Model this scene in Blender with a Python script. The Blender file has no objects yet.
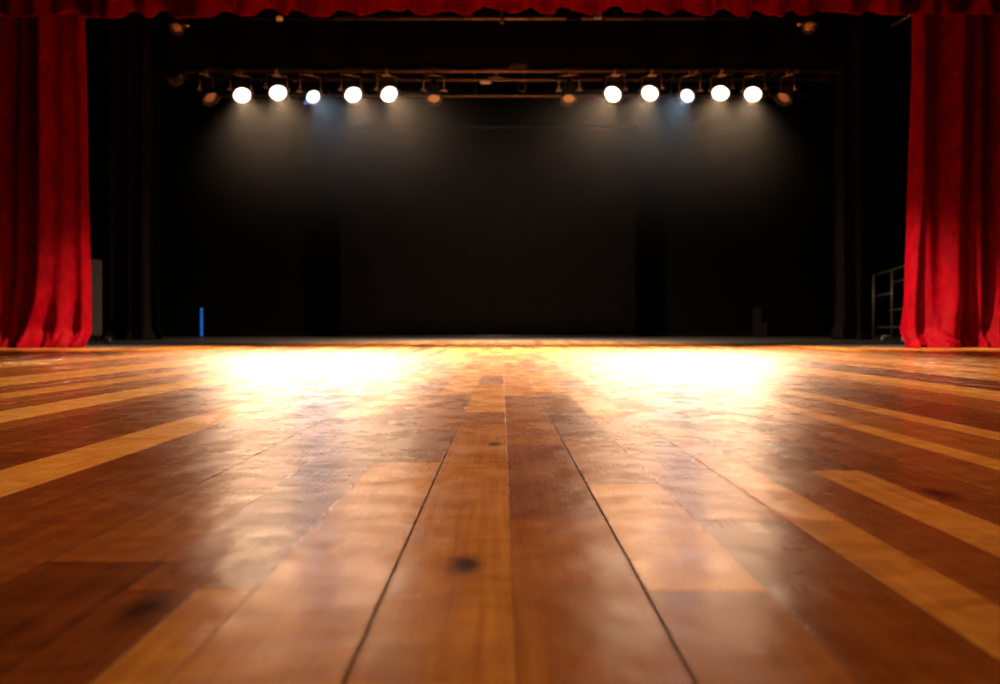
import bpy, bmesh, math, random
from mathutils import Vector, Matrix, noise

SC = bpy.context.scene
COL = SC.collection
R = math.radians
random.seed(11)

# ------------------------------------------------------------------ camera
FPX, VX, HY, CH = 800.0, 501.5, 329.0, 0.28      # focal (px), vanishing point, lens height (m)
cam_d = bpy.data.cameras.new('camera')
cam_d.sensor_width = 36.0
cam_d.lens = 36.0 * FPX / 1000.0
cam_d.shift_x = (500.0 - VX) / 1000.0
cam_d.shift_y = -(342.0 - HY) / 1000.0
cam_d.clip_start = 0.02
cam_d.clip_end = 200
cam_d.dof.use_dof = True
cam_d.dof.focus_distance = 2.1
cam_d.dof.aperture_fstop = 3.4
cam = bpy.data.objects.new('camera', cam_d)
COL.objects.link(cam)
cam.location = (0, 0, CH)
cam.rotation_euler = (R(90), 0, 0)
SC.camera = cam

# ------------------------------------------------------------------ world, exposure
w = bpy.data.worlds.new('world'); SC.world = w; w.use_nodes = True
w.node_tree.nodes['Background'].inputs[0].default_value = (0.010, 0.008, 0.007, 1)
w.node_tree.nodes['Background'].inputs[1].default_value = 0.05
SC.view_settings.view_transform = 'Standard'
SC.view_settings.look = 'None'
SC.view_settings.gamma = 1.0
SC.view_settings.use_curve_mapping = False
SC.view_settings.exposure = 0.0
SC.cycles.max_bounces = 8
SC.cycles.volume_bounces = 0
SC.cycles.use_denoising = True
SC.cycles.denoising_input_passes = 'RGB_ALBEDO'
SC.cycles.sample_clamp_indirect = 4.0

# ------------------------------------------------------------------ light settings
WARM = (1.0, 0.64, 0.38)
COOL = (0.62, 0.80, 1.0)
SPOT_W = 5200.0            # each warm stage lamp
SPOT_C = 3000.0
           # each cool stage lamp
LENS_E = 5.0
HAZE_D = 0.0007


def spot(name, loc, target, power, col, size, blend, radius, parent=None):
    d = bpy.data.lights.new(name, 'SPOT')
    d.energy = power; d.color = col
    d.spot_size = R(size); d.spot_blend = blend; d.shadow_soft_size = radius
    o = bpy.data.objects.new(name, d)
    COL.objects.link(o)
    o.location = loc
    o.rotation_euler = (Vector(target) - Vector(loc)).to_track_quat('-Z', 'Y').to_euler()
    return o


# added fill lamps, all out of view, for curtains, boards and upstage
FILL = (1.0, 0.74, 0.52)
spot('curtain_side_fill', (-1.2, 10.4, 5.4), (-6.5, 12.25, -1.1), 8500, FILL, 35, 1.0, 0.06)  # added pair, grazing the curtain folds from the centre
spot('curtain_side_fill', (1.2, 10.4, 5.4), (6.6, 12.25, -0.9), 9500, FILL, 36, 1.0, 0.06)
spot('curtain_front_fill', (2.6, 4.5, 5.0), (-6.5, 12.2, -0.2), 700, FILL, 26, 1.0, 0.10)  # added pair, weaker frontal fill on the curtains
spot('curtain_front_fill', (-2.6, 4.5, 5.0), (6.6, 12.2, -0.2), 1100, FILL, 26, 1.0, 0.10)
spot('boards_fill', (0.0, -4.0, 4.8), (0.0, 7.4, 0.0), 4300, FILL, 60, 1.0, 0.25)  # added wash to brighten the boards
spot('upstage_fill', (0.0, 19.3, 6.95), (0.0, 22.0, 0.0), 5200, FILL, 150, 1.0, 0.3)  # added to lift the painted stage, drapes and case
spot('upstage_floor_fill', (0.0, 19.9, 6.95), (0.0, 18.6, 0.0), 12000, FILL, 80, 1.0, 0.2)  # added to brighten the far centre of the floor


# ------------------------------------------------------------------ helpers
def at(px, py, D):
    """the point seen at pixel (px, py), D metres away"""
    return Vector(((px - VX) / FPX * D, D, CH - (py - HY) / FPX * D))


def link(name, bm, mats, parent=None, smooth=True):
    me = bpy.data.meshes.new(name)
    bmesh.ops.recalc_face_normals(bm, faces=bm.faces)
    for f in bm.faces:
        f.smooth = smooth
    bm.to_mesh(me); bm.free()
    for m in (mats if isinstance(mats, (list, tuple)) else [mats]):
        me.materials.append(m)
    o = bpy.data.objects.new(name, me)
    COL.objects.link(o)
    if parent is not None:
        o.parent = parent
        o.matrix_parent_inverse = Matrix.Translation(-Vector(parent['_w'])) if '_w' in parent else Matrix()
    return o


def thing(name, loc, label, cat, group=None):
    o = bpy.data.objects.new(name, None)
    o.empty_display_size = 0.1
    COL.objects.link(o)
    o.location = loc
    o['_w'] = list(loc)
    o['label'] = label; o['category'] = cat
    if group: o['group'] = group
    return o


def tag(o, label, cat, group=None, kind=None):
    o['label'] = label; o['category'] = cat
    if group: o['group'] = group
    if kind: o['kind'] = kind
    return o


def struct(o):
    o['kind'] = 'structure'
    return o


def basis(d):
    d = d.normalized()
    up = Vector((0, 0, 1)) if abs(d.z) < 0.98 else Vector((0, 1, 0))
    e = d.cross(up).normalized()
    return e, e.cross(d).normalized(), d      # right, up, forward


def lathe(bm, org, d, prof, n=28, mat=0, cap=False):
    """prof = [(distance along d, radius)]"""
    e, u, d = basis(d)
    rings = []
    for (t, r) in prof:
        rings.append([bm.verts.new(org + d * t + (e * math.cos(2 * math.pi * k / n) + u * math.sin(2 * math.pi * k / n)) * r)
                      for k in range(n)])
    for a, b in zip(rings, rings[1:]):
        for k in range(n):
            f = bm.faces.new((a[k], a[(k + 1) % n], b[(k + 1) % n], b[k])); f.material_index = mat
    if cap:
        for rg in (rings[0], rings[-1]):
            f = bm.faces.new(rg); f.material_index = mat


def tube(bm, a, b, r, n=12, mat=0):
    a, b = Vector(a), Vector(b)
    lathe(bm, a, b - a, [(0, r), ((b - a).length, r)], n, mat, cap=True)


def path(bm, pts, r, n=10, mat=0):
    for a, b in zip(pts, pts[1:]):
        tube(bm, a, b, r, n, mat)


def obox(bm, c, e, u, d, sx, sy, sz, mat=0, bev=0.0):
    """box centred c, axes e, u, d with full sizes sx, sy, sz"""
    m = Matrix((e, u, d)).transposed().to_4x4()
    m.translation = c
    g = bmesh.ops.create_cube(bm, size=1.0)['verts']
    for v in g:
        v.co = m @ Vector((v.co.x * sx, v.co.y * sy, v.co.z * sz))
    fs = {f for v in g for f in v.link_faces}
    for f in fs: f.material_index = mat
    if bev > 0:
        bmesh.ops.bevel(bm, geom=list({ed for v in g for ed in v.link_edges}), offset=bev, segments=2, affect='EDGES')


EX, EY, EZ = Vector((1, 0, 0)), Vector((0, 1, 0)), Vector((0, 0, 1))


def box(bm, c, s, mat=0, bev=0.0):
    obox(bm, Vector(c), EX, EY, EZ, s[0], s[1], s[2], mat, bev)


# ------------------------------------------------------------------ materials
class NT:
    def __init__(self, name):
        self.m = bpy.data.materials.new(name); self.m.use_nodes = True
        self.t = self.m.node_tree
        self.b = self.t.nodes['Principled BSDF']
        self.out = self.t.nodes['Material Output']

    def n(self, kind, **kw):
        x = self.t.nodes.new(kind)
        for k, v in kw.items():
            if isinstance(k, str) and hasattr(x, k): setattr(x, k, v)
        return x

    def l(self, a, b): self.t.links.new(a, b)

    def math(self, op, a, b=None, c=None, clamp=False):
        x = self.n('ShaderNodeMath', operation=op, use_clamp=clamp)
        for i, v in enumerate((a, b, c)):
            if v is None: continue
            if isinstance(v, (int, float)): x.inputs[i].default_value = v
            else: self.l(v, x.inputs[i])
        return x.outputs[0]

    def noise(self, vec, scale, detail=3, rough=0.5, dist=0.0):
        x = self.n('ShaderNodeTexNoise')
        x.inputs['Scale'].default_value = scale; x.inputs['Detail'].default_value = detail
        x.inputs['Roughness'].default_value = rough; x.inputs['Distortion'].default_value = dist
        if vec is not None: self.l(vec, x.inputs['Vector'])
        return x.outputs['Fac']

    def mapping(self, vec, scale=(1, 1, 1), loc=(0, 0, 0)):
        x = self.n('ShaderNodeMapping')
        x.inputs['Scale'].default_value = scale; x.inputs['Location'].default_value = loc
        self.l(vec, x.inputs['Vector'])
        return x.outputs[0]

    def ramp(self, fac, stops):
        x = self.n('ShaderNodeValToRGB')
        while len(x.color_ramp.elements) < len(stops): x.color_ramp.elements.new(0.5)
        for e, (p, c) in zip(x.color_ramp.elements, stops):
            e.position = p; e.color = (*c, 1)
        self.l(fac, x.inputs[0])
        return x.outputs[0]

    def bump(self, h, strength, dist, normal=None):
        x = self.n('ShaderNodeBump')
        x.inputs['Strength'].default_value = strength; x.inputs['Distance'].default_value = dist
        self.l(h, x.inputs['Height'])
        if normal is not None: self.l(normal, x.inputs['Normal'])
        return x.outputs[0]

    def objco(self):
        return self.n('ShaderNodeTexCoord').outputs['Object']


def simple(name, col, rough=0.5, metal=0.0, var=0.15, scale=30.0, bump=0.0, spec=0.5):
    t = NT(name)
    f = t.noise(t.objco(), scale, 4)
    lo = tuple(c * (1 - var) for c in col); hi = tuple(min(1, c * (1 + var)) for c in col)
    t.l(t.ramp(f, [(0.3, lo), (0.7, hi)]), t.b.inputs['Base Color'])
    t.b.inputs['Roughness'].default_value = rough
    t.b.inputs['Metallic'].default_value = metal
    t.b.inputs['Specular IOR Level'].default_value = spec
    if bump: t.l(t.bump(f, bump, 0.01), t.b.inputs['Normal'])
    return t.m


def emit(name, col, strength):
    t = NT(name)
    t.b.inputs['Base Color'].default_value = (*[c * 0.5 for c in col], 1)
    f = t.noise(t.objco(), 40, 2)
    t.l(t.ramp(f, [(0.2, tuple(c * 0.92 for c in col)), (0.8, col)]), t.b.inputs['Emission Color'])
    t.b.inputs['Emission Strength'].default_value = strength
    t.m.cycles.emission_sampling = 'NONE'
    return t.m


KNOTS = [(-0.0423, 0.95, 0.032), (-0.358, 0.80, 0.034), (-0.0175, 1.95, 0.026), (0.745, 1.36, 0.045)]


def wood_mat():
    t = NT('varnished_boards')
    co = t.objco()
    at_c = t.n('ShaderNodeAttribute', attribute_name='tone'); tone = at_c.outputs['Fac']
    at_o = t.n('ShaderNodeAttribute', attribute_name='shift'); sh = at_o.outputs['Vector']
    add = t.n('ShaderNodeVectorMath', operation='ADD'); t.l(co, add.inputs[0]); t.l(sh, add.inputs[1])
    v = add.outputs[0]
    # long grain, fine pores, cross figure
    g1 = t.noise(t.mapping(v, (60, 2.2, 1)), 1.0, 5, 0.6, 0.6)
    g2 = t.noise(t.mapping(v, (420, 9, 1)), 1.0, 3, 0.6)
    g3 = t.noise(t.mapping(v, (9, 16, 1)), 1.0, 4, 0.55, 1.2)
    fac = t.math('ADD', tone, t.math('MULTIPLY', t.math('SUBTRACT', g1, 0.5), 0.36))
    fac = t.math('ADD', fac, t.math('MULTIPLY', t.math('SUBTRACT', g2, 0.5), 0.22))
    fac = t.math('ADD', fac, t.math('MULTIPLY', t.math('SUBTRACT', g3, 0.5), 0.42), clamp=True)
    col = t.ramp(fac, [(0.0, (0.080, 0.015, 0.0022)), (0.28, (0.19, 0.042, 0.006)), (0.55, (0.34, 0.095, 0.012)),
                       (0.8, (0.58, 0.21, 0.030)), (1.0, (0.74, 0.34, 0.065))])
    # knots
    sep = t.n('ShaderNodeSeparateXYZ'); t.l(co, sep.inputs[0])
    wob = t.math('MULTIPLY', t.math('SUBTRACT', t.noise(co, 30, 2), 0.5), 0.02)
    kn = None
    for (kx, ky, kr) in KNOTS:
        dx = t.math('SUBTRACT', sep.outputs[0], kx)
        dy = t.math('MULTIPLY', t.math('SUBTRACT', sep.outputs[1], ky), 0.55)
        d = t.math('SQRT', t.math('ADD', t.math('MULTIPLY', dx, dx), t.math('MULTIPLY', dy, dy)))
        k = t.math('SUBTRACT', 1.0, t.math('DIVIDE', t.math('ADD', d, wob), kr), clamp=True)
        kn = k if kn is None else t.math('MAXIMUM', kn, k)
    mx = t.n('ShaderNodeMix', data_type='RGBA')
    t.l(t.math('MULTIPLY', t.math('POWER', kn, 1.4), 1.5, clamp=True), mx.inputs[0]); t.l(col, mx.inputs[6]); mx.inputs[7].default_value = (0.045, 0.010, 0.003, 1)
    t.l(mx.outputs[2], t.b.inputs['Base Color'])
    # worn varnish
    r1 = t.noise(t.mapping(co, (7, 5, 1)), 1.0, 4, 0.6)
    r2 = t.noise(t.mapping(co, (300, 12, 1)), 1.0, 2)
    ro = t.math('ADD', t.math('MULTIPLY', r1, 0.26), t.math('MULTIPLY', r2, 0.06))
    ro = t.math('ADD', ro, 0.115)
    t.l(ro, t.b.inputs['Roughness'])
    t.b.inputs['Specular IOR Level'].default_value = 0.38
    b1 = t.bump(t.noise(t.mapping(v, (16, 13, 1)), 1.0, 1.0, 0.4), 1.0, 0.0018)
    b2 = t.bump(t.noise(t.mapping(v, (55, 34, 1)), 1.0, 1.0, 0.4), 1.0, 0.00012, b1)
    t.l(b2, t.b.inputs['Normal'])
    return t.m


def velvet_mat(name, base, sheen, sw, dark=0.55):
    t = NT(name)
    co = t.objco()
    f = t.noise(t.mapping(co, (7, 7, 3.2)), 1.0, 6, 0.68, 0.8)
    t.l(t.ramp(f, [(0.3, tuple(c * dark for c in base)), (0.7, base)]), t.b.inputs['Base Color'])
    t.b.inputs['Roughness'].default_value = 0.62
    t.b.inputs['Specular IOR Level'].default_value = 0.03
    t.b.inputs['Sheen Weight'].default_value = sw
    t.b.inputs['Sheen Roughness'].default_value = 0.35
    t.b.inputs['Sheen Tint'].default_value = (*sheen, 1)
    b = t.bump(t.noise(t.mapping(co, (22, 22, 10)), 1.0, 4, 0.6), 0.6, 0.010)
    t.l(b, t.b.inputs['Normal'])
    return t.m


M = {}
M['wood'] = wood_mat()
M['gap'] = simple('dark_board_gap', (0.012, 0.006, 0.004), 0.9)
M['stage'] = simple('black_stage_paint', (0.085, 0.072, 0.065), 0.38, 0, 0.25, 6, 0.05)
M['velvet'] = velvet_mat('red_velvet', (0.23, 0.0006, 0.005), (1.0, 0.01, 0.05), 0.5, 0.4)
M['drape'] = velvet_mat('black_drape_cloth', (0.017, 0.0125, 0.0105), (0.5, 0.4, 0.33), 0.15)
M['black'] = simple('black_masking_paint', (0.0025, 0.0019, 0.0017), 0.9, 0, 0.2, 4, 0, 0.1)
M['backcloth'] = simple('black_back_cloth', (0.0030, 0.0020, 0.0017), 0.95, 0, 0.12, 3, 0, 0.05)
M['pipe'] = simple('bronze_steel_pipe', (0.135, 0.09, 0.055), 0.42, 0.7, 0.3, 12)
M['steel'] = simple('dull_black_steel', (0.045, 0.036, 0.03), 0.45, 0.5, 0.3, 40)
M['housing'] = simple('black_lamp_housing', (0.03, 0.024, 0.02), 0.42, 0.3, 0.25, 60)
M['hardware'] = simple('worn_metal_hardware', (0.45, 0.36, 0.27), 0.35, 0.8, 0.3, 40)
M['tag_white'] = simple('white_label', (0.7, 0.66, 0.6), 0.6)
M['glass_off'] = simple('unlit_pinkish_lens', (0.42, 0.37, 0.35), 0.4, 0.0, 0.2, 60)
M['glass_brown'] = simple('unlit_amber_lens', (0.42, 0.27, 0.17), 0.4, 0.0, 0.2, 60)
M['lens_warm'] = emit('lit_warm_lens', (1.0, 0.86, 0.66), LENS_E)
M['lens_cool'] = emit('lit_cool_lens', (0.72, 0.88, 1.0), LENS_E * 0.6)
M['gel_blue'] = emit('blue_gel_edge', (0.03, 0.16, 0.6), 0.9)
M['case'] = simple('grey_brown_case_board', (0.12, 0.10, 0.088), 0.6, 0, 0.2, 14, 0.1)
M['case_dark'] = simple('dark_case_base', (0.010, 0.008, 0.007), 0.7, spec=0.2)
M['wedge'] = simple('raw_wood_block', (0.30, 0.20, 0.11), 0.6)
M['blue'] = emit('blue_led', (0.01, 0.17, 0.80), 0.75)
M['rack'] = simple('tan_steel_tube', (0.24, 0.19, 0.14), 0.45, 0.5, 0.25, 25)
M['castor'] = simple('pale_castor', (0.6, 0.56, 0.5), 0.5)


# ------------------------------------------------------------------ setting: boards
def edge_y(x):
    return max(11.9, 18.5 - 0.20 * x * x)


def build_floor():
    bm = bmesh.new()
    tone_l = bm.faces.layers.float.new('tone')
    sh_l = bm.faces.layers.float_vector.new('shift')
    h = CH
    # seams as k = X / lens height, measured near the camera; repeated outward
    ks = [-4.25, -3.56, -2.985, -2.48, -1.96, -1.44, -0.955, -0.449, 0.044, 0.552, 1.022, 1.503, 1.80, 2.19, 2.54, 3.05, 3.53, 3.80, 4.49, 4.82]
    right = [5.97, 6.9, 8.0, 9.6, 10.4, 11.4, 12.5]
    left = [-4.97, -5.36, -6.1, -7.19, -7.75, -8.8, -10.3, -11.6, -12.9, -14.97]
    ks = sorted(ks + right + left)
    # split the wide far strips into boards of ordinary width
    full = []
    for a, b in zip(ks, ks[1:]):
        n = max(1, round((b - a) / 0.5))
        for i in range(n): full.append((a + (b - a) * i / n, a, b))
    full.append((ks[-1], ks[-1], 99))
    k = ks[-1]
    while k < 33: k += 0.5; full.append((k, k, k))
    k = ks[0]
    while k > -33: k -= 0.5; full.insert(0, (k, k, k))
    seams = [f[0] for f in full]
    wide = {-0.449: .0030, 0.552: .0034, 1.503: .0028, -1.96: .0026, 2.54: .0018, -3.56: .0012, -0.955: .0012, 1.022: .0010}
    L, Md, D = 0.86, 0.55, 0.25
    # tones of the long strips, by seam interval (k of left seam)
    strip = {-14.97: .9, -12.9: .6, -11.6: .55, -10.3: .95, -8.8: .45, -7.75: .85, -7.19: .45, -6.1: 1.0, -5.36: .42, -4.97: .22, -4.25: .25,
             -3.56: .85, -2.985: .3, -2.48: .25,
             2.54: .25, 3.05: .3, 3.53: .8, 3.80: .38, 4.49: .7, 4.82: .22, 5.97: .5, 6.9: .85, 8.0: .2, 9.6: .75, 10.4: .8, 11.4: .9}
    # hand-laid near boards: column k -> [(y_end_px from far to near, tone)] ; joint rows in the photograph
    near = {
        -1.96: [(395, .55), (417, .88), (560, .38), (700, .12)],
        -1.44: [(382, .6), (390, .35), (409.5, .55), (588, .28), (700, .16)],
        -0.955: [(380, .7), (394, .85), (430, .45), (462, .28), (700, .66)],
        -0.449: [(362, .8), (377, .75), (384, .42), (412, .82), (424, .45), (700, .62)],
        0.044: [(368, .85), (396, .78), (444, .48), (520, .32), (700, .48)],
        0.552: [(378, .85), (392, .9), (396, .6), (411, .42), (437, .24), (483, .45), (590, .78), (700, .45)],
        1.022: [(380, .45), (391, .6), (417, .85), (520, .52), (700, .28)],
        1.503: [(385, .6), (400, .42), (425, .62), (520, .70), (700, .62)],
        1.80: [(388, .7), (412, .5), (700, .30)],
        2.19: [(395, .5), (441, .38), (470, .14), (700, .66)],
    }
    # left of the -1.16 line the front board is split in two
    z0 = -0.010
    def board(x0, x1, y0, y1, tone, rng):
        gl = wide.get(x0[1], 0.0005) / 2; gr = wide.get(x1[1], 0.0005) / 2
        a, b = x0[0] + gl, x1[0] - gr
        c, d = y0 + 0.0004, y1 - 0.0004
        if d - c < 0.01: return
        tilt = rng.uniform(-1, 1) * 0.00045
        tl = rng.uniform(-1, 1) * 0.0002
        bv = 0.0009
        sx = Vector((rng.uniform(0, 50), rng.uniform(0, 50), rng.uniform(0, 5)))
        def hz(x, y): return -0.0007 + tilt * (1 if x > (a + b) / 2 else -1) + tl * (1 if y > (c + d) / 2 else -1)
        top = [bm.verts.new((x, y, hz(x, y))) for x, y in ((a + bv, c + bv), (b - bv, c + bv), (b - bv, d - bv), (a + bv, d - bv))]
        mid = [bm.verts.new((x, y, hz(x, y) - 0.0007)) for x, y in ((a, c), (b, c), (b, d), (a, d))]
        bot = [bm.verts.new((x, y, z0)) for x, y in ((a, c), (b, c), (b, d), (a, d))]
        fs = [bm.faces.new(top)]
        for i in range(4):
            j = (i + 1) % 4
            fs.append(bm.faces.new((mid[i], mid[j], top[j], top[i])))
            fs.append(bm.faces.new((bot[i], bot[j], mid[j], mid[i])))
        for f in fs:
            f[tone_l] = tone; f[sh_l] = sx
            f.material_index = 0
    rng = random.Random(5)
    for i in range(len(seams) - 1):
        k0, k1 = seams[i], seams[i + 1]
        x0, x1 = (k0 * h, k0), (k1 * h, k1)
        yend = min(edge_y(x0[0]), edge_y(x1[0]))
        if k0 in near:
            ys = [0.05]
            segs = []
            far = yend
            lst = near[k0]
            d_first = h * FPX / (lst[0][0] - HY)
            y = yend
            while y > d_first + 0.3:                       # far boards beyond the listed ones
                n = max(d_first, y - rng.uniform(0.45, 1.2))
                if n - d_first < 0.3: n = d_first
                segs.append((n, y, rng.choice([.5, .6, .75, .85, .9]))); y = n
            for j, (py, tn) in enumerate(lst[1:] if y <= d_first + .001 else lst):
                n = h * FPX / (py - HY) if py < 700 else 0.05
                segs.append((n, y, tn)); y = n
            for (a, b, tn) in segs:
                if k0 == -1.44 and a < 0.1:                 # two narrow boards at the near end
                    xm = (-1.165 * h, -1.165)
                    board(x0, xm, a, b, .20, rng); board(xm, x1, a, b, .66, rng)
                else:
                    board(x0, x1, a, b, tn, rng)
        else:
            base = strip.get(full[i][1])
            y = -0.3 if abs(k0) > 5 else 0.05
            y += rng.uniform(-1.2, 0) if y < 0 else 0
            while y < yend:
                ln = rng.uniform(1.6, 3.4) if base is not None else rng.uniform(0.8, 2.2)
                n = min(yend, y + ln)
                if yend - n < 0.3: n = yend
                tn = (base + rng.uniform(-.07, .07)) if base is not None else rng.choice([.2, .35, .5, .6, .75, .85, .92])
                if base is not None and y > 6: tn = rng.choice([.5, .65, .75, .85, .92, base])
                if n > -0.3: board(x0, x1, max(y, -0.3), n, min(1, max(0, tn)), rng)
                y = n
    # sub floor below the boards
    v = [bm.verts.new(p) for p in ((-9.4, -0.3, z0), (9.4, -0.3, z0), (9.4, 11.6, z0), (9.4, 11.6, z0))]
    pts = [(-9.4, -0.3, z0), (9.4, -0.3, z0)] + [(x, edge_y(x), z0) for x in [9.4 - 0.4 * q for q in range(48)]]
    f = bm.faces.new([bm.verts.new(p) for p in pts]); f.material_index = 1
    for vv in v: bm.verts.remove(vv)
    o = link('floor', bm, [M['wood'], M['gap']], smooth=False)
    struct(o)
    # painted stage beyond the boards
    bm = bmesh.new()
    xs = [-14 + 28 * q / 70 for q in range(71)]
    near_v = [bm.verts.new((x, (edge_y(x) + 0.004) if abs(x) < 9.4 else 11.0, -0.002)) for x in xs]
    far_v = [bm.verts.new((x, 30.0, -0.002)) for x in xs]
    low = [bm.verts.new((v.co.x, v.co.y, -0.08)) for v in near_v]
    for i in range(70):
        bm.faces.new((near_v[i], near_v[i + 1], far_v[i + 1], far_v[i]))
        bm.faces.new((low[i], low[i + 1], near_v[i + 1], near_v[i]))
    struct(link('floor', bm, M['stage'], smooth=False))


build_floor()


def wall(name, c, s):
    bm = bmesh.new(); box(bm, c, s)
    return struct(link(name, bm, M['black'], smooth=False))


wall('wall_back', (0, 30.1, 4.6), (28, 0.2, 9.4))
wall('wall_left', (-14.1, 20.5, 4.6), (0.2, 19, 9.4))
wall('wall_right', (14.1, 20.5, 4.6), (0.2, 19, 9.4))
wall('ceiling', (0, 20.5, 9.4), (28.4, 19.4, 0.2))


# ------------------------------------------------------------------ cloth
def sheet(fn, nu, nv, name, mat, thick=0.012, parent=None):
    bm = bmesh.new()
    g = [[bm.verts.new(fn(i / nu, j / nv)) for i in range(nu + 1)] for j in range(nv + 1)]
    for j in range(nv):
        for i in range(nu):
            bm.faces.new((g[j][i], g[j][i + 1], g[j + 1][i + 1], g[j + 1][i]))
    o = link(name, bm, mat, parent)
    m = o.modifiers.new('thickness', 'SOLIDIFY'); m.thickness = thick; m.offset = 0
    return o


def smooth(a, b, x):
    t = min(1, max(0, (x - a) / (b - a))); return t * t * (3 - 2 * t)


def lerp_tab(tab, z):
    """tab: [(py, px)] rows sorted by py; returns px at the row"""
    if z <= tab[0][0]: return tab[0][1]
    for (a, va), (b, vb) in zip(tab, tab[1:]):
        if z <= b: return va + (vb - va) * (z - a) / (b - a)
    return tab[-1][1]


def curtain(side, edge, ridges, outer, seed, D=12.24, top=6.6):
    """edge: inner-edge table; ridges: [(table, half width px, depth m)]"""
    nv = 150

    def fn(u, v):
        # v: 0 top, 1 hem; the last rows lie on the stage
        z = top * (1 - v) ** 1.15
        py = HY + (CH - z) / D * FPX
        e = lerp_tab(edge, py)
        # finer sampling near the inner edge
        px = e + (outer - e) * (u ** 1.25)
        wrap = 1 - min(1, u / 0.018)                      # hem turned back
        y = 0.0
        for tab, wd, dp in ridges:
            c = lerp_tab(tab, py)
            t = (px - c) / wd
            y -= dp * math.exp(-abs(t) ** 1.7)
        low = smooth(1.3, 0.0, z)
        # cloth crumples and spreads over the stage at the bottom
        q = noise.noise(Vector((px * 0.09 + seed, z * 1.3, seed)))
        q2 = noise.noise(Vector((px * 0.22 + seed, z * 5.0, 3 + seed)))
        q3 = noise.noise(Vector((px * 0.05 + seed, z * 0.5, 9 + seed)))
        y += 0.05 * q3 + 0.06 * low * q + 0.035 * low * low * q2
        foot = smooth(0.32, 0.0, z)
        y -= foot * (0.16 + 0.14 * noise.noise(Vector((px * 0.11, seed, 0))))
        zz = z
        if z < 0.30:
            zz = max(0.006, z * (1 - 0.25 * foot) + 0.07 * foot * (1 - foot) * 4 * max(0, noise.noise(Vector((px * 0.2, z * 9, seed)))))
        x = (px - VX) / FPX * D
        x += side * -0.05 * low * foot * noise.noise(Vector((z * 6, seed, 1)))
        y += wrap * 0.14
        return Vector((x, D + y, zz))
    return fn


left_edge = [(0, 84), (60, 85), (180, 86.5), (280, 88.5), (330, 89.5), (348, 88)]
left_ridges = [
    ([(0, 84), (200, 85), (348, 85)], 6, .07),
    ([(0, 52), (200, 52), (260, 51), (300, 48), (325, 40), (348, 36)], 8, .30),
    ([(0, 69), (260, 69), (320, 64), (348, 60)], 15, .17),
    ([(0, 30), (200, 27), (280, 24), (330, 18), (348, 14)], 5, .18),
    ([(0, 11), (200, 9), (300, 5), (348, 1)], 6, .24),
    ([(0, -8), (348, -12)], 7, .22), ([(0, -30), (348, -32)], 8, .24), ([(0, -54), (348, -56)], 8, .24),
    ([(0, -78), (348, -80)], 8, .24)]
right_edge = [(0, 914), (60, 913.5), (150, 911), (230, 909), (300, 906.5), (335, 903.5), (348, 902)]
right_ridges = [
    ([(0, 918), (200, 915), (300, 911), (348, 909)], 5, .14),
    ([(0, 925), (100, 923), (180, 922), (300, 926), (348, 929)], 9, .13),
    ([(0, 955), (200, 950), (300, 948), (348, 938)], 13, .30),
    ([(0, 973), (180, 971), (300, 973), (348, 972)], 5, .20),
    ([(0, 982), (200, 982), (348, 980)], 3.5, .08),
    ([(0, 995), (180, 993), (290, 994), (325, 990), (348, 984)], 6, .24),
    ([(0, 1012), (290, 1008), (348, 1004)], 7, .24), ([(0, 1034), (348, 1030)], 8, .24), ([(0, 1058), (348, 1056)], 8, .24),
    ([(0, 1082), (348, 1080)], 8, .24)]
o = sheet(curtain(-1, left_edge, left_ridges, -95, 1.7), 420, 150, 'stage_curtain', M['velvet'])
tag(o, 'red velvet house curtain hanging beside the grey road case, hem crumpled on the boards', 'curtain', 'red velvet house curtains')
o = sheet(curtain(1, right_edge, right_ridges, 1098, 6.1), 420, 150, 'stage_curtain', M['velvet'])
tag(o, 'red velvet house curtain hanging beside the metal tube trolley, hem spread on the boards', 'curtain', 'red velvet house curtains')

# valance: scalloped hem read off the photograph, rows in px
HEM = [(-100, 14), (0, 13), (28, 14.5), (60, 14), (84, 11), (92, 13), (104, 15.5), (118, 15.5), (134, 16), (139, 10), (150, 13), (163, 16), (167, 9),
       (178, 13), (190, 15.5), (222, 15), (228, 10), (242, 13), (258, 14.5), (264, 8), (275, 9), (290, 14.5), (294, 9), (304, 11),
       (315, 14), (333, 15), (340, 9), (350, 11), (365, 14), (376, 12), (384, 9), (400, 11), (408, 8.5), (414, 12), (428, 14), (443, 11), (450, 10),
       (462, 13), (472, 14), (480, 9), (474, 10), (482, 6), (495, 9), (515, 12.5), (522, 10), (532, 7), (540, 12), (553, 13), (557, 8), (565, 7), (578, 11),
       (590, 14), (602, 11), (612, 7), (622, 6), (625, 11), (640, 12), (648, 8), (655, 10), (665, 14), (678, 9), (684, 8), (694, 14), (708, 13),
       (722, 8), (730, 14), (740, 15), (752, 9), (760, 13), (772, 15), (788, 9), (794, 14), (804, 13), (812, 10), (830, 11),
       (845, 12), (853, 13.5), (864, 9), (874, 13), (898, 13.5), (910, 11), (925, 13), (940, 14), (955, 11), (970, 13), (985, 14), (1000, 12), (1100, 13)]
HEM = sorted(HEM)


def hem(px):
    return lerp_tab(HEM, px)


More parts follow.
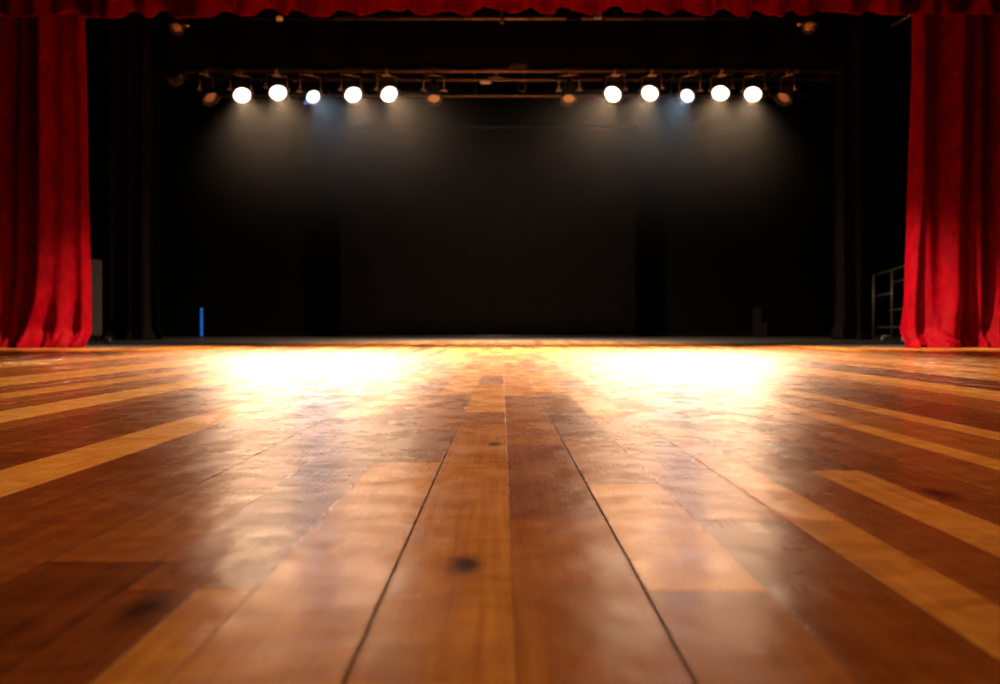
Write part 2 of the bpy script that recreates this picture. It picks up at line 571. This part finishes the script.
def valance(u, v):
    D = 12.0
    px = -100 + 1200 * u
    hy = hem(px)
    # where the hem dips the cloth is nearer, where it rises it folds back
    sm = sum(hem(px + k * 2.2) for k in range(-3, 4)) / 7
    f = (sm - 11.5) / 4.0
    y = -0.42 * f + 0.10 * noise.noise(Vector((px * 0.10, v * 1.5, 4))) + 0.04 * math.sin(px * 0.33 + 2 * math.sin(px * 0.05))
    Dr = D - 0.15 + y
    z0 = CH - ((hy - 11.5) * 1.25 + 12.4 - HY) / FPX * Dr
    z = z0 + (6.3 - z0) * (1 - v) ** 1.3
    y *= 0.45 + 0.55 * v
    return Vector(((px - VX) / FPX * D, D - 0.15 + y, z))


o = sheet(valance, 700, 26, 'stage_valance', M['velvet'], 0.016)
tag(o, 'gathered red velvet valance with a wavy hem across the top of the stage opening', 'valance')


# black legs and borders
def leg(x0, x1, D, amp, n, seed, inner, label):
    def fn(u, v):
        z = 8.9 * (1 - v) ** 1.1
        x = x0 + (x1 - x0) * u
        ph = u * n * 2 * math.pi + 0.8 * math.sin(u * 7 + seed)
        y = amp * math.cos(ph)
        low = smooth(1.2, 0, z)
        y += 0.09 * low * noise.noise(Vector((u * 9, z * 2, seed)))
        x += low * 0.10 * noise.noise(Vector((u * 5, z * 2, seed + 3))) + (0.22 if u > .5 else -0.22) * smooth(.45, 0, z) * abs(u - .5)
        y -= 0.12 * smooth(0.25, 0, z)
        return Vector((x, D + y, max(0.008, z)))
    o = sheet(fn, 130, 70, 'side_drape', M['drape'])
    tag(o, label, 'drape', 'black side drapes')


leg((104 - VX) / FPX * 20.4, (159 - VX) / FPX * 20.4, 20.4, .16, 3.2, 2, 1, 'black masking drape hanging between the grey road case and the blue light')
leg((835 - VX) / FPX * 21.0, (868 - VX) / FPX * 21.0, 21.0, .15, 2.2, 5, -1, 'black masking drape hanging beside the metal tube trolley')


def border(u, v):
    x = -8.2 + 16.4 * u
    return Vector((x, 18.6 + 0.12 * math.cos(u * 70 + math.sin(u * 23)), 9.2 - 2.75 * v))


o = sheet(border, 420, 6, 'border_drape', M['black'])
tag(o, 'wide black border drape hanging above and behind the lighting truss', 'drape')

# back cloth on its batten
bc = thing('back_cloth', (-0.45, 27.2, 0.02), 'large plain black cloth filling the centre of the back of the stage', 'backdrop')
xa, xb, zt = (340 - VX) / FPX * 27.2, (636 - VX) / FPX * 27.2, CH + (HY - 128) / FPX * 27.2
sheet(lambda u, v: Vector((xa + (xb - xa) * u, 27.2 + 0.012 * math.sin(u * 40), 0.05 + (zt - 0.05) * (1 - v))), 120, 10, 'cloth', M['backcloth'], 0.01, bc)
bm = bmesh.new(); tube(bm, (xa - .05, 27.2, zt + .02), (xb + .05, 27.2, zt + .02), .035)
link('batten', bm, M['steel'], bc)
bm = bmesh.new(); tube(bm, (xa, 27.2, .035), (xb, 27.2, .035), .03)
link('bottom_bar', bm, M['steel'], bc)
for q in (-4.5, 0, 3.6):
    bm = bmesh.new(); tube(bm, (q, 27.2, zt), (q, 27.2, 9.29), .008, 6); link('cable', bm, M['black'], bc)

# ------------------------------------------------------------------ lighting truss
TD = 15.15


def tz(py, D): return CH + (HY - py) / FPX * D


z1, z2, z3 = tz(71, TD), tz(80, TD + .25), tz(96, TD + .55)
tr = thing('lighting_truss', (0, TD, z1), 'long bronze steel pipe truss carrying the row of stage lamps', 'truss')
xl, xr = (158 - VX) / FPX * TD, (842 - VX) / FPX * TD


def chord(y, z, r, x0=xl, x1=xr, name='pipe', m='pipe', joints=()):
    bm = bmesh.new(); tube(bm, (x0, y, z), (x1, y, z), r, 14)
    for j in joints: tube(bm, (j - .05, y, z), (j + .05, y, z), r * 1.35, 14)
    return link(name, bm, M[m], tr)


chord(TD, z1, .030, joints=(-5, -2.6, -.55, 1.3, 3.7, 5.6))
chord(TD + .25, z2, .020, joints=(-4, -1.5, .6, 2.6))
chord(TD + .55, z3, .020, x0=-6.0, x1=6.1, joints=(-3, 0, 3))
chord(TD + .55, z1 + .02, .024)
for q in range(14):
    x = xl + .25 + q * (xr - xl - .5) / 13
    bm = bmesh.new()
    tube(bm, (x, TD, z1), (x, TD + .55, z1 + .02), .014, 8)
    if abs(x) < 5.9: tube(bm, (x, TD + .55, z1), (x, TD + .55, z3), .010, 8)
    tube(bm, (x, TD + .25, z1), (x, TD + .25, z2), .010, 8)
    link('strut', bm, M['steel'], tr)
for q in (-5.6, -1.9, 1.9, 5.6):
    bm = bmesh.new(); tube(bm, (q, TD + .28, z1), (q, TD + .28, 9.29), .010, 8); link('hanging_cable', bm, M['black'], tr)


def small_box(name, label, cat, px, py, D, s, m, group=None):
    bm = bmesh.new(); p = at(px, py, D); box(bm, p, s, 0, min(s) * .12)
    # a strap round the box
    box(bm, p + Vector((0, 0, s[2] * .5)), (s[0] * .25, s[1] * 1.15, s[2] * .25), 0)
    o = link(name, bm, M[m], smooth=False)
    tag(o, label, cat, group)
    return o


small_box('connector_box', 'small tan connector box clipped on top of the truss pipe near its centre', 'connector box', 518, 66, TD, (.34, .07, .07), 'pipe')
small_box('paper_label', 'small white label tab hanging under the middle of the truss', 'label', 485.5, 82.5, TD + .2, (.20, .012, .055), 'tag_white')
bm = bmesh.new()
p = at(496, 78, TD + .1)
box(bm, p, (.26, .05, .03), 0, .004); box(bm, p + Vector((0, 0, .06)), (.06, .05, .10), 0, .004); box(bm, p + Vector((0, 0, .12)), (.10, .08, .05), 0, .004)
tag(link('pipe_bracket', bm, M['pipe'], smooth=False), 'small bronze bracket fixed under the truss beside the white label tab', 'bracket')
bm = bmesh.new()
p = at(522, 86, TD + .5)
for k in range(4):
    a = k * math.pi / 4
    path(bm, [p + Vector((math.cos(a + q * .52) * .085, .02 * k, math.sin(a + q * .52) * .10)) for q in range(13)], .009, 6)
tag(link('cable_coil', bm, M['steel']), 'dark coil of cable hanging under the truss, just right of its centre', 'cable')
# power cable swagged along the truss
bm = bmesh.new()
pts = []
for q in range(90):
    x = -5.6 + q * 11.3 / 89
    pts.append(Vector((x, TD - .035, z1 + .05 - .05 * abs(math.sin(x * 2.3)))))
path(bm, pts, .008, 6)
tag(link('power_cable', bm, M['steel']), 'thin black power cable draped along the truss pipe above the lamps', 'cable')

# white/silver things clamped over the lit lamps
# ------------------------------------------------------------------ lamps


def lamp(px, py, D_pipe, pipe_z, target, rad, lens_m, label, group, body_len=.34, power=0, col=WARM, name='stage_lamp',
         yoke_w=None, gel=None, barn=False, cone=50.5, plate=False, cap_r=.55, off=24.0):
    D = D_pipe
    if power:                                                 # tip the lamp until its axis sits `off` degrees below the audience's first row
        L = at(px, py, D)
        eye = (Vector((L.x * .06, .85, 0)) - L).normalized()
        ty = 6.0
        while ty < 13 and math.degrees((Vector((target[0], ty, 0)) - L).angle(eye)) < off: ty += .02
        target = (target[0], ty, 0)
    for _ in range(4):                                        # find the lens point under the pipe
        L = at(px, py, D)
        d = (Vector(target) - L).normalized()
        piv = L - d * (body_len * .5)
        D = D + (D_pipe - piv.y)
    e = d.cross(EZ).normalized()
    hz = pipe_z - piv.z
    root = thing(name, (piv.x, D_pipe, pipe_z - .03), label, 'stage light', group)
    # housing
    bm = bmesh.new()
    bl = body_len
    lathe(bm, L, -d, [(-.045, rad * 1.13), (-.045, rad * 1.02), (.012, rad * 1.02), (.012, rad * 1.13)], 32)
    lathe(bm, L, -d, [(-.045, rad * 1.13), (.03, rad * 1.13), (.04, rad * 1.06), (bl * .55, rad * 1.06), (bl * .6, rad * .98), (bl * .85, rad * .8),
                      (bl * .97, rad * cap_r), (bl, rad * cap_r * .9)], 32, 0)
    lathe(bm, L, -d, [(bl, rad * cap_r * .9), (bl + .05, rad * .28), (bl + .09, rad * .26), (bl + .09, 0.002)], 20)
    for k in range(4):
        tk = bl * (.18 + .1 * k)
        lathe(bm, L, -d, [(tk, rad * 1.06), (tk + .008, rad * 1.10), (tk + .016, rad * 1.06)], 32)
    hs = link('housing', bm, M['housing'], root)
    # lens with a domed face
    bm = bmesh.new()
    lathe(bm, L, d, [(-.004, rad * .985), (.006, rad * .93), (.016, rad * .7), (.022, rad * .4), (.024, .001)], 32)
    link('lens', bm, lens_m, root)
    # gel frame with clips
    ee, uu, dd = basis(d)
    bm = bmesh.new()
    for s in (-1, 1):
        obox(bm, L + d * .05 + ee * s * rad * 1.12, ee, uu, dd, .02, rad * 1.5, .02)
    obox(bm, L + d * .05 - uu * rad * 1.12, ee, uu, dd, rad * 1.6, .02, .02)
    gf = link('gel_frame', bm, M['steel'], root, smooth=False)
    if gel:
        bm = bmesh.new()
        c = L + d * .055 + ee * rad * .92 - uu * rad * .92
        obox(bm, c, ee, uu, dd, rad * .7, rad * .45, .006)
        link('gel_sheet', bm, M[gel], gf, smooth=False)
    if barn:
        for s, ax in ((1, uu), (-1, uu), (1, ee), (-1, ee)):
            bm = bmesh.new()
            o_ax = ee if ax is uu else uu
            c = L + d * (.05 + rad * .55) + ax * s * rad * 1.38
            nrm = (d * 1.0 + ax * s * .5).normalized()
            obox(bm, c, o_ax, nrm, o_ax.cross(nrm), rad * 1.5, rad * 1.15, .006)
            link('barn_door', bm, M['steel'], root, smooth=False)
    # yoke
    yw = (yoke_w or rad * 1.22)
    top = piv.copy(); top.z = pipe_z - .085
    bm = bmesh.new()
    th = .011
    pA, pB = piv - e * yw, piv + e * yw
    tA, tB = Vector((pA.x, pA.y, top.z)), Vector((pB.x, pB.y, top.z))
    tube(bm, pA, tA, th, 8); tube(bm, tA, tB, th, 8); tube(bm, tB, pB, th, 8)
    yk = link('yoke', bm, M['hardware'], root)
    for s in (-1, 1):
        bm = bmesh.new()
        tube(bm, piv + e * s * rad * 1.02, piv + e * s * (yw + .03), .020, 12)
        lathe(bm, piv + e * s * (yw + .03), e * s, [(0, .028), (.018, .028), (.022, .02), (.022, .001)], 12)
        link('tilt_knob', bm, M['hardware'], yk)
    # hook clamp
    bm = bmesh.new()
    cx, cy = piv.x, D_pipe
    lathe(bm, Vector((cx - .022, cy, pipe_z)), EX, [(0, .033), (0, .052), (.044, .052), (.044, .033)], 18)
    box(bm, (cx, cy, pipe_z - .06), (.04, .045, .05), 0, .004)
    tube(bm, (cx, cy, pipe_z - .06), (top.x, top.y, top.z), .014, 10)
    link('clamp', bm, M['hardware'] if plate else M['pipe'], root)
    if plate:
        bm = bmesh.new()
        box(bm, (cx, cy - .06, top.z - .02), (.16, .02, .035), 0, .004)
        link('name_plate', bm, M['tag_white'], root, smooth=False)
    # safety cable
    bm = bmesh.new()
    a, b = Vector((cx + .06, cy, pipe_z)), L - d * bl * .8 + uu * rad * .9
    pts = [a.lerp(b, k / 8) + Vector((.05 * math.sin(k / 8 * math.pi), 0, -.10 * math.sin(k / 8 * math.pi))) for k in range(9)]
    path(bm, pts, .004, 6)
    link('safety_cable', bm, M['steel'], root)
    if power:
        s = spot('lamp_beam', L + d * .06, target, power, col, cone, 1.0, rad * .55)
        s.parent = root
        s.matrix_parent_inverse = Matrix.Translation(-Vector(root['_w']))
    return root


GA = 'lit stage lamps on the truss'
OFF = {242: 23.7, 278: 23.6, 313: 24.2, 353: 23.8, 389: 24.0, 613: 24.0, 650: 23.6, 687.5: 24.2, 720.5: 23.6, 753: 23.75}
lit = [
    (242, 95, (-2.3, 10, 0), 'w', 'lit warm stage lamp, outermost of the lit lamps on the left half of the truss', False),
    (278, 92.5, (-1.9, 10, 0), 'w', 'lit warm stage lamp between the outermost left lamp and the left blue-white lamp', True),
    (313, 96.5, (0.0, 10, 0), 'c', 'lit blue-white stage lamp with a blue gel corner, on the left half of the truss', False),
    (353, 94.5, (-0.4, 10, 0), 'w', 'lit warm stage lamp just right of the left blue-white lamp', False),
    (389, 94, (0.7, 10, 0), 'w', 'lit warm stage lamp on the left half of the truss, next to its unlit middle', True),
    (613, 94, (-0.7, 10, 0), 'w', 'lit warm stage lamp on the right half of the truss, next to its unlit middle', True),
    (650, 93, (0.4, 10, 0), 'w', 'lit warm stage lamp just left of the right blue-white lamp', True),
    (687.5, 95.5, (0.0, 10, 0), 'c', 'lit blue-white stage lamp on the right half of the truss', False),
    (720.5, 93, (1.9, 10, 0), 'w', 'lit warm stage lamp between the right blue-white lamp and the outermost right lamp', True),
    (753, 94, (2.3, 10, 0), 'w', 'lit warm stage lamp, outermost of the lit lamps on the right half of the truss', False),
]
for px, py, tg, kind, lab, plate in lit:
    if kind == 'w':
        lamp(px, py, TD, z1, tg, .155, M['lens_warm'], lab, GA, off=OFF[px], power=SPOT_W, col=WARM, plate=plate)
    else:
        lamp(px, py, TD, z1, tg, .128, M['lens_cool'], lab, GA, off=OFF[px], power=SPOT_C, col=COOL, yoke_w=.20, gel='gel_blue' if px < 500 else None)
GB = 'unlit stage lamps in the middle of the truss'
lamp(434, 98, TD, z1, (-1.0, 12.4, 0), .125, M['glass_off'], 'unlit stage lamp with a pinkish lens, nearer the left group of lit lamps', GB, yoke_w=.19, body_len=.42)
lamp(569, 98, TD, z1, (1.0, 12.4, 0), .125, M['glass_off'], 'unlit stage lamp with a pinkish lens, nearer the right group of lit lamps', GB, yoke_w=.19, body_len=.42)
GC = 'unlit stage lamps at the ends of the truss'
lamp(210, 97, TD, z1, (-2.2, 13.2, 0), .13, M['glass_brown'], 'unlit brown stage lamp tilted inward at the left end of the truss', GC, body_len=.30)
lamp(784, 97, TD, z1, (2.2, 13.2, 0), .13, M['glass_brown'], 'unlit brown stage lamp tilted inward at the right end of the truss', GC, body_len=.30)
# dim lamp turned away at the far left end
lamp(173, 81, TD, z1, (-9.5, 13.0, 2), .11, M['glass_brown'], 'dim unlit lamp turned outward at the very left end of the truss', GC, body_len=.26)

# front pipe just behind the valance
FD = 13.2
zf = tz(18.4, FD)
fp = thing('front_pipe', (0, FD, zf), 'bronze lighting pipe hanging just behind the hem of the red valance', 'pipe')
bm = bmesh.new(); tube(bm, at(335, 18.4, FD), at(705, 18.4, FD), .026, 14); link('pipe', bm, M['pipe'], fp)
for a, b in ((165, 335), (705, 820)):
    bm = bmesh.new(); tube(bm, at(a, 18.4, FD), at(b, 18.4, FD), .024, 14); link('pipe_end_shaded', bm, M['black'], fp)  # ends coloured black to stand for the pipe fading into shade
for q in (462, 531, 640):
    bm = bmesh.new(); p = at(q, 18.4, FD); tube(bm, p - EX * .04, p + EX * .04, .031, 14); link('collar', bm, M['steel'], fp)
bm = bmesh.new(); p, q = at(566, 18.4, FD), at(581, 18.4, FD); tube(bm, p, q, .034, 14); link('black_tape', bm, M['black'], fp)
for q in (240, 420, 600, 760):
    p = at(q, 18.4, FD); bm = bmesh.new(); tube(bm, p, (p.x, p.y, 9.29), .008, 6); link('hanging_cable', bm, M['black'], fp)
GD = 'brackets and boxes on the front pipe'
for px, py, lab, s, m in ((502, 19, 'small bronze clamp on the front pipe left of its taped gap', (.06, .09, .14), 'pipe'),
                          (598, 16, 'small grey box on top of the front pipe right of its taped gap', (.13, .08, .10), 'hardware'),
                          (279.5, 18.5, 'small pale metal box on the front pipe under the left part of the valance', (.10, .08, .05), 'tag_white')):
    small_box('pipe_clamp' if px == 502 else 'junction_box', lab, 'clamp' if px == 502 else 'junction box', px, py, FD - .03, s, m, GD)
GE = 'small unlit lamps under the valance'
lamp(177.5, 27.5, FD, zf, (-4.9, 9.5, 2.2), .085, M['glass_brown'], 'small unlit lamp with an amber lens hanging under the left part of the valance', GE, body_len=.24)
lamp(808.5, 26.5, FD, zf, (4.6, 9.5, 2.2), .085, M['glass_brown'], 'small unlit lamp with an amber lens hanging under the right part of the valance', GE, body_len=.24)
bm = bmesh.new(); tube(bm, at(892, 26, 13.6), at(914, 13, 13.0), .018, 10)
tube(bm, at(914, 13, 13.0), at(914, 0, 13.0), .014, 10)
tag(link('brace_rod', bm, M['pipe']), 'thin slanted metal brace under the valance beside the right-hand red curtain', 'brace')

# ------------------------------------------------------------------ things on the stage
# road case
cD = 17.4
x0, x1 = (60 - VX) / FPX * cD, (88.5 - VX) / FPX * cD
ctop, cbot = tz(258, cD), .13
rc = thing('road_case', ((x0 + x1) / 2, cD + .3, 0), 'tall grey-brown road case half hidden behind the left red curtain', 'road case')
bm = bmesh.new(); box(bm, ((x0 + x1) / 2, cD + .3, (ctop + cbot) / 2), (x1 - x0, .6, ctop - cbot), 0, .012)
link('case_body', bm, M['case'], rc, smooth=False)
bm = bmesh.new()
for sx in (x0 + .01, x1 - .01):
    for sz in (0,):
        box(bm, (sx, cD + .0, (ctop + cbot) / 2), (.035, .03, ctop - cbot + .01), 0, .004)
for z in (cbot + .015, ctop - .015):
    box(bm, ((x0 + x1) / 2, cD, z), (x1 - x0 + .012, .03, .035), 0, .004)
link('edge_trim', bm, M['case'], rc, smooth=False)
for py in (272, 297):
    p = at(96.5, py, cD + .36)
    bm = bmesh.new(); box(bm, (x1 + .012, p.y, p.z), (.02, .06, .045), 0, .005); tube(bm, (x1 + .02, p.y, p.z), (x1 + .034, p.y, p.z), .012, 10)
    link('latch', bm, M['hardware'], rc, smooth=False)
bm = bmesh.new(); box(bm, ((x0 + x1) / 2, cD + .3, .115), (x1 - x0 - .04, .56, .05), 0, .006)
link('base_board', bm, M['case_dark'], rc, smooth=False)
for sx in (x0 + .09, x1 - .09):
    for sy in (cD + .08, cD + .52):
        bm = bmesh.new()
        lathe(bm, Vector((sx - .02, sy, .045)), EX, [(0, .002), (0, .045), (.04, .045), (.04, .002)], 18)
        box(bm, (sx, sy, .08), (.055, .05, .03), 0, .003)
        link('castor', bm, M['steel'], rc)
bm = bmesh.new(); p = at(106.5, 340, cD + .2); box(bm, (p.x, p.y, .045), (.16, .10, .09), 0, .008)
box(bm, (p.x - .03, p.y, .10), (.05, .06, .02), 0, .004)
tag(link('wood_block', bm, M['wedge'], smooth=False), 'small brown wooden block on the stage against the foot of the grey road case', 'block')

# blue light
bD = 25.0
p = at(201.5, 321, bD)
bl = thing('led_tube', (p.x, bD, 0), 'thin upright glowing blue light standing in the dark beside the left black drape', 'light')
hb, ht = .06, tz(307.5, bD)
bm = bmesh.new()
nseg = 7
for q in range(nseg):
    a = hb + (ht - hb) * q / nseg; b = hb + (ht - hb) * (q + .86) / nseg
    w_ = .034 * (1 - .35 * abs(q / (nseg - 1) - .4))
    lathe(bm, Vector((p.x, bD, a)), EZ, [(0, .004), (0, w_), (b - a, w_), (b - a, .004)], 12)
link('light_strip', bm, M['blue'], bl)
bm = bmesh.new(); box(bm, (p.x, bD + .06, (hb + ht) / 2), (.08, .04, ht - hb + .02), 0, .004)
link('back_rail', bm, M['steel'], bl, smooth=False)
bm = bmesh.new(); lathe(bm, Vector((p.x, bD + .03, 0)), EZ, [(0, .001), (0, .13), (.02, .13), (.035, .05), (.06, .045), (.06, .001)], 20)
link('foot', bm, M['steel'], bl)

# metal tube trolley
A = Vector(((873.8 - VX) / FPX * 21.5, 21.5, 0)); B = Vector(((892.2 - VX) / FPX * 19.5, 19.5, 0)); C = A + (B - A) * 2.0
ax = (B - A).normalized()
tt = thing('tube_trolley', B[:], 'metal tube frame trolley on small castors, partly behind the right red curtain', 'trolley')
H = 1.72


def P(s, z): q = A + ax * s; return Vector((q.x, q.y, z))


ln = (B - A).length
for s in (0, ln, ln * 2):
    bm = bmesh.new(); tube(bm, P(s, .09), P(s, H), .028, 12); link('post', bm, M['rack'], tt)


def zpix(py, s): q = A + ax * s; return CH + (HY - py) / FPX * q.y


for (s0, s1, za, nm) in ((0, 2 * ln, H, 'top_rail'), (0, ln, zpix(296.5, 0) , 'rail'), (ln, 2 * ln, zpix(282.5, ln), 'rail'),
                         (ln - .25, 2 * ln, zpix(310, ln), 'rail'), (0, 2 * ln, zpix(327.3, ln * .5), 'bottom_rail')):
    bm = bmesh.new(); tube(bm, P(s0, za), P(s1, za), .022, 10)
    link(nm, bm, M['rack'], tt)
side = Vector((-ax.y, ax.x, 0))
for s in (0, ln, ln * 2):
    bm = bmesh.new(); a = P(s, .10) - side * .22; b = P(s, .10) + side * .22; tube(bm, a, b, .022, 10)
    ft = link('foot_bar', bm, M['rack'], tt)
    for c in (a, b):
        bm = bmesh.new()
        lathe(bm, Vector((c.x - .02, c.y, .045)), EX, [(0, .002), (0, .038), (.006, .045), (.034, .045), (.04, .038), (.04, .002)], 18)
        tube(bm, (c.x, c.y, .06), (c.x, c.y, .11), .014, 8)
        link('castor', bm, M['castor'], ft)

# faint case at the back on the right
eD = 26.5
p = at(759, 322, eD)
ec = thing('equipment_case', (p.x, eD, 0), 'faint narrow black equipment case standing at the back of the stage on the right', 'equipment case')
eh = tz(308.5, eD)
bm = bmesh.new(); box(bm, (p.x - .06, eD, eh / 2), (.20, .3, eh), 0, .01); link('case_body', bm, M['case_dark'], ec, smooth=False)
bm = bmesh.new(); box(bm, (p.x + .13, eD - .05, eh * .25), (.16, .25, eh * .5), 0, .01); link('side_case', bm, M['case_dark'], ec, smooth=False)
for z in (.3, .55, .75):
    bm = bmesh.new(); box(bm, (p.x - .06, eD - .16, z), (.07, .02, .03), 0, .003); link('latch', bm, M['steel'], ec, smooth=False)

# ------------------------------------------------------------------ haze
t = NT('stage_haze')
t.t.nodes.remove(t.b)
vs = t.n('ShaderNodeVolumeScatter')
vs.inputs['Color'].default_value = (1, 1, 1, 1)
sz = t.n('ShaderNodeSeparateXYZ'); t.l(t.objco(), sz.inputs[0])
mr = t.n('ShaderNodeMapRange', interpolation_type='SMOOTHSTEP')
mr.inputs['From Min'].default_value = 1.0; mr.inputs['From Max'].default_value = 4.6
mr.inputs['To Min'].default_value = 0.0; mr.inputs['To Max'].default_value = HAZE_D
t.l(sz.outputs[2], mr.inputs[0]); t.l(mr.outputs[0], vs.inputs['Density'])
vs.inputs['Anisotropy'].default_value = 0.72
t.l(vs.outputs[0], t.out.inputs['Volume'])
bm = bmesh.new(); box(bm, (0, 14.3, 4.1), (17, 6.0, 6.2))
hz = link('haze', bm, t.m, smooth=False)
tag(hz, 'thin grey haze hanging over the stage in the lamp beams', 'haze', kind='stuff')
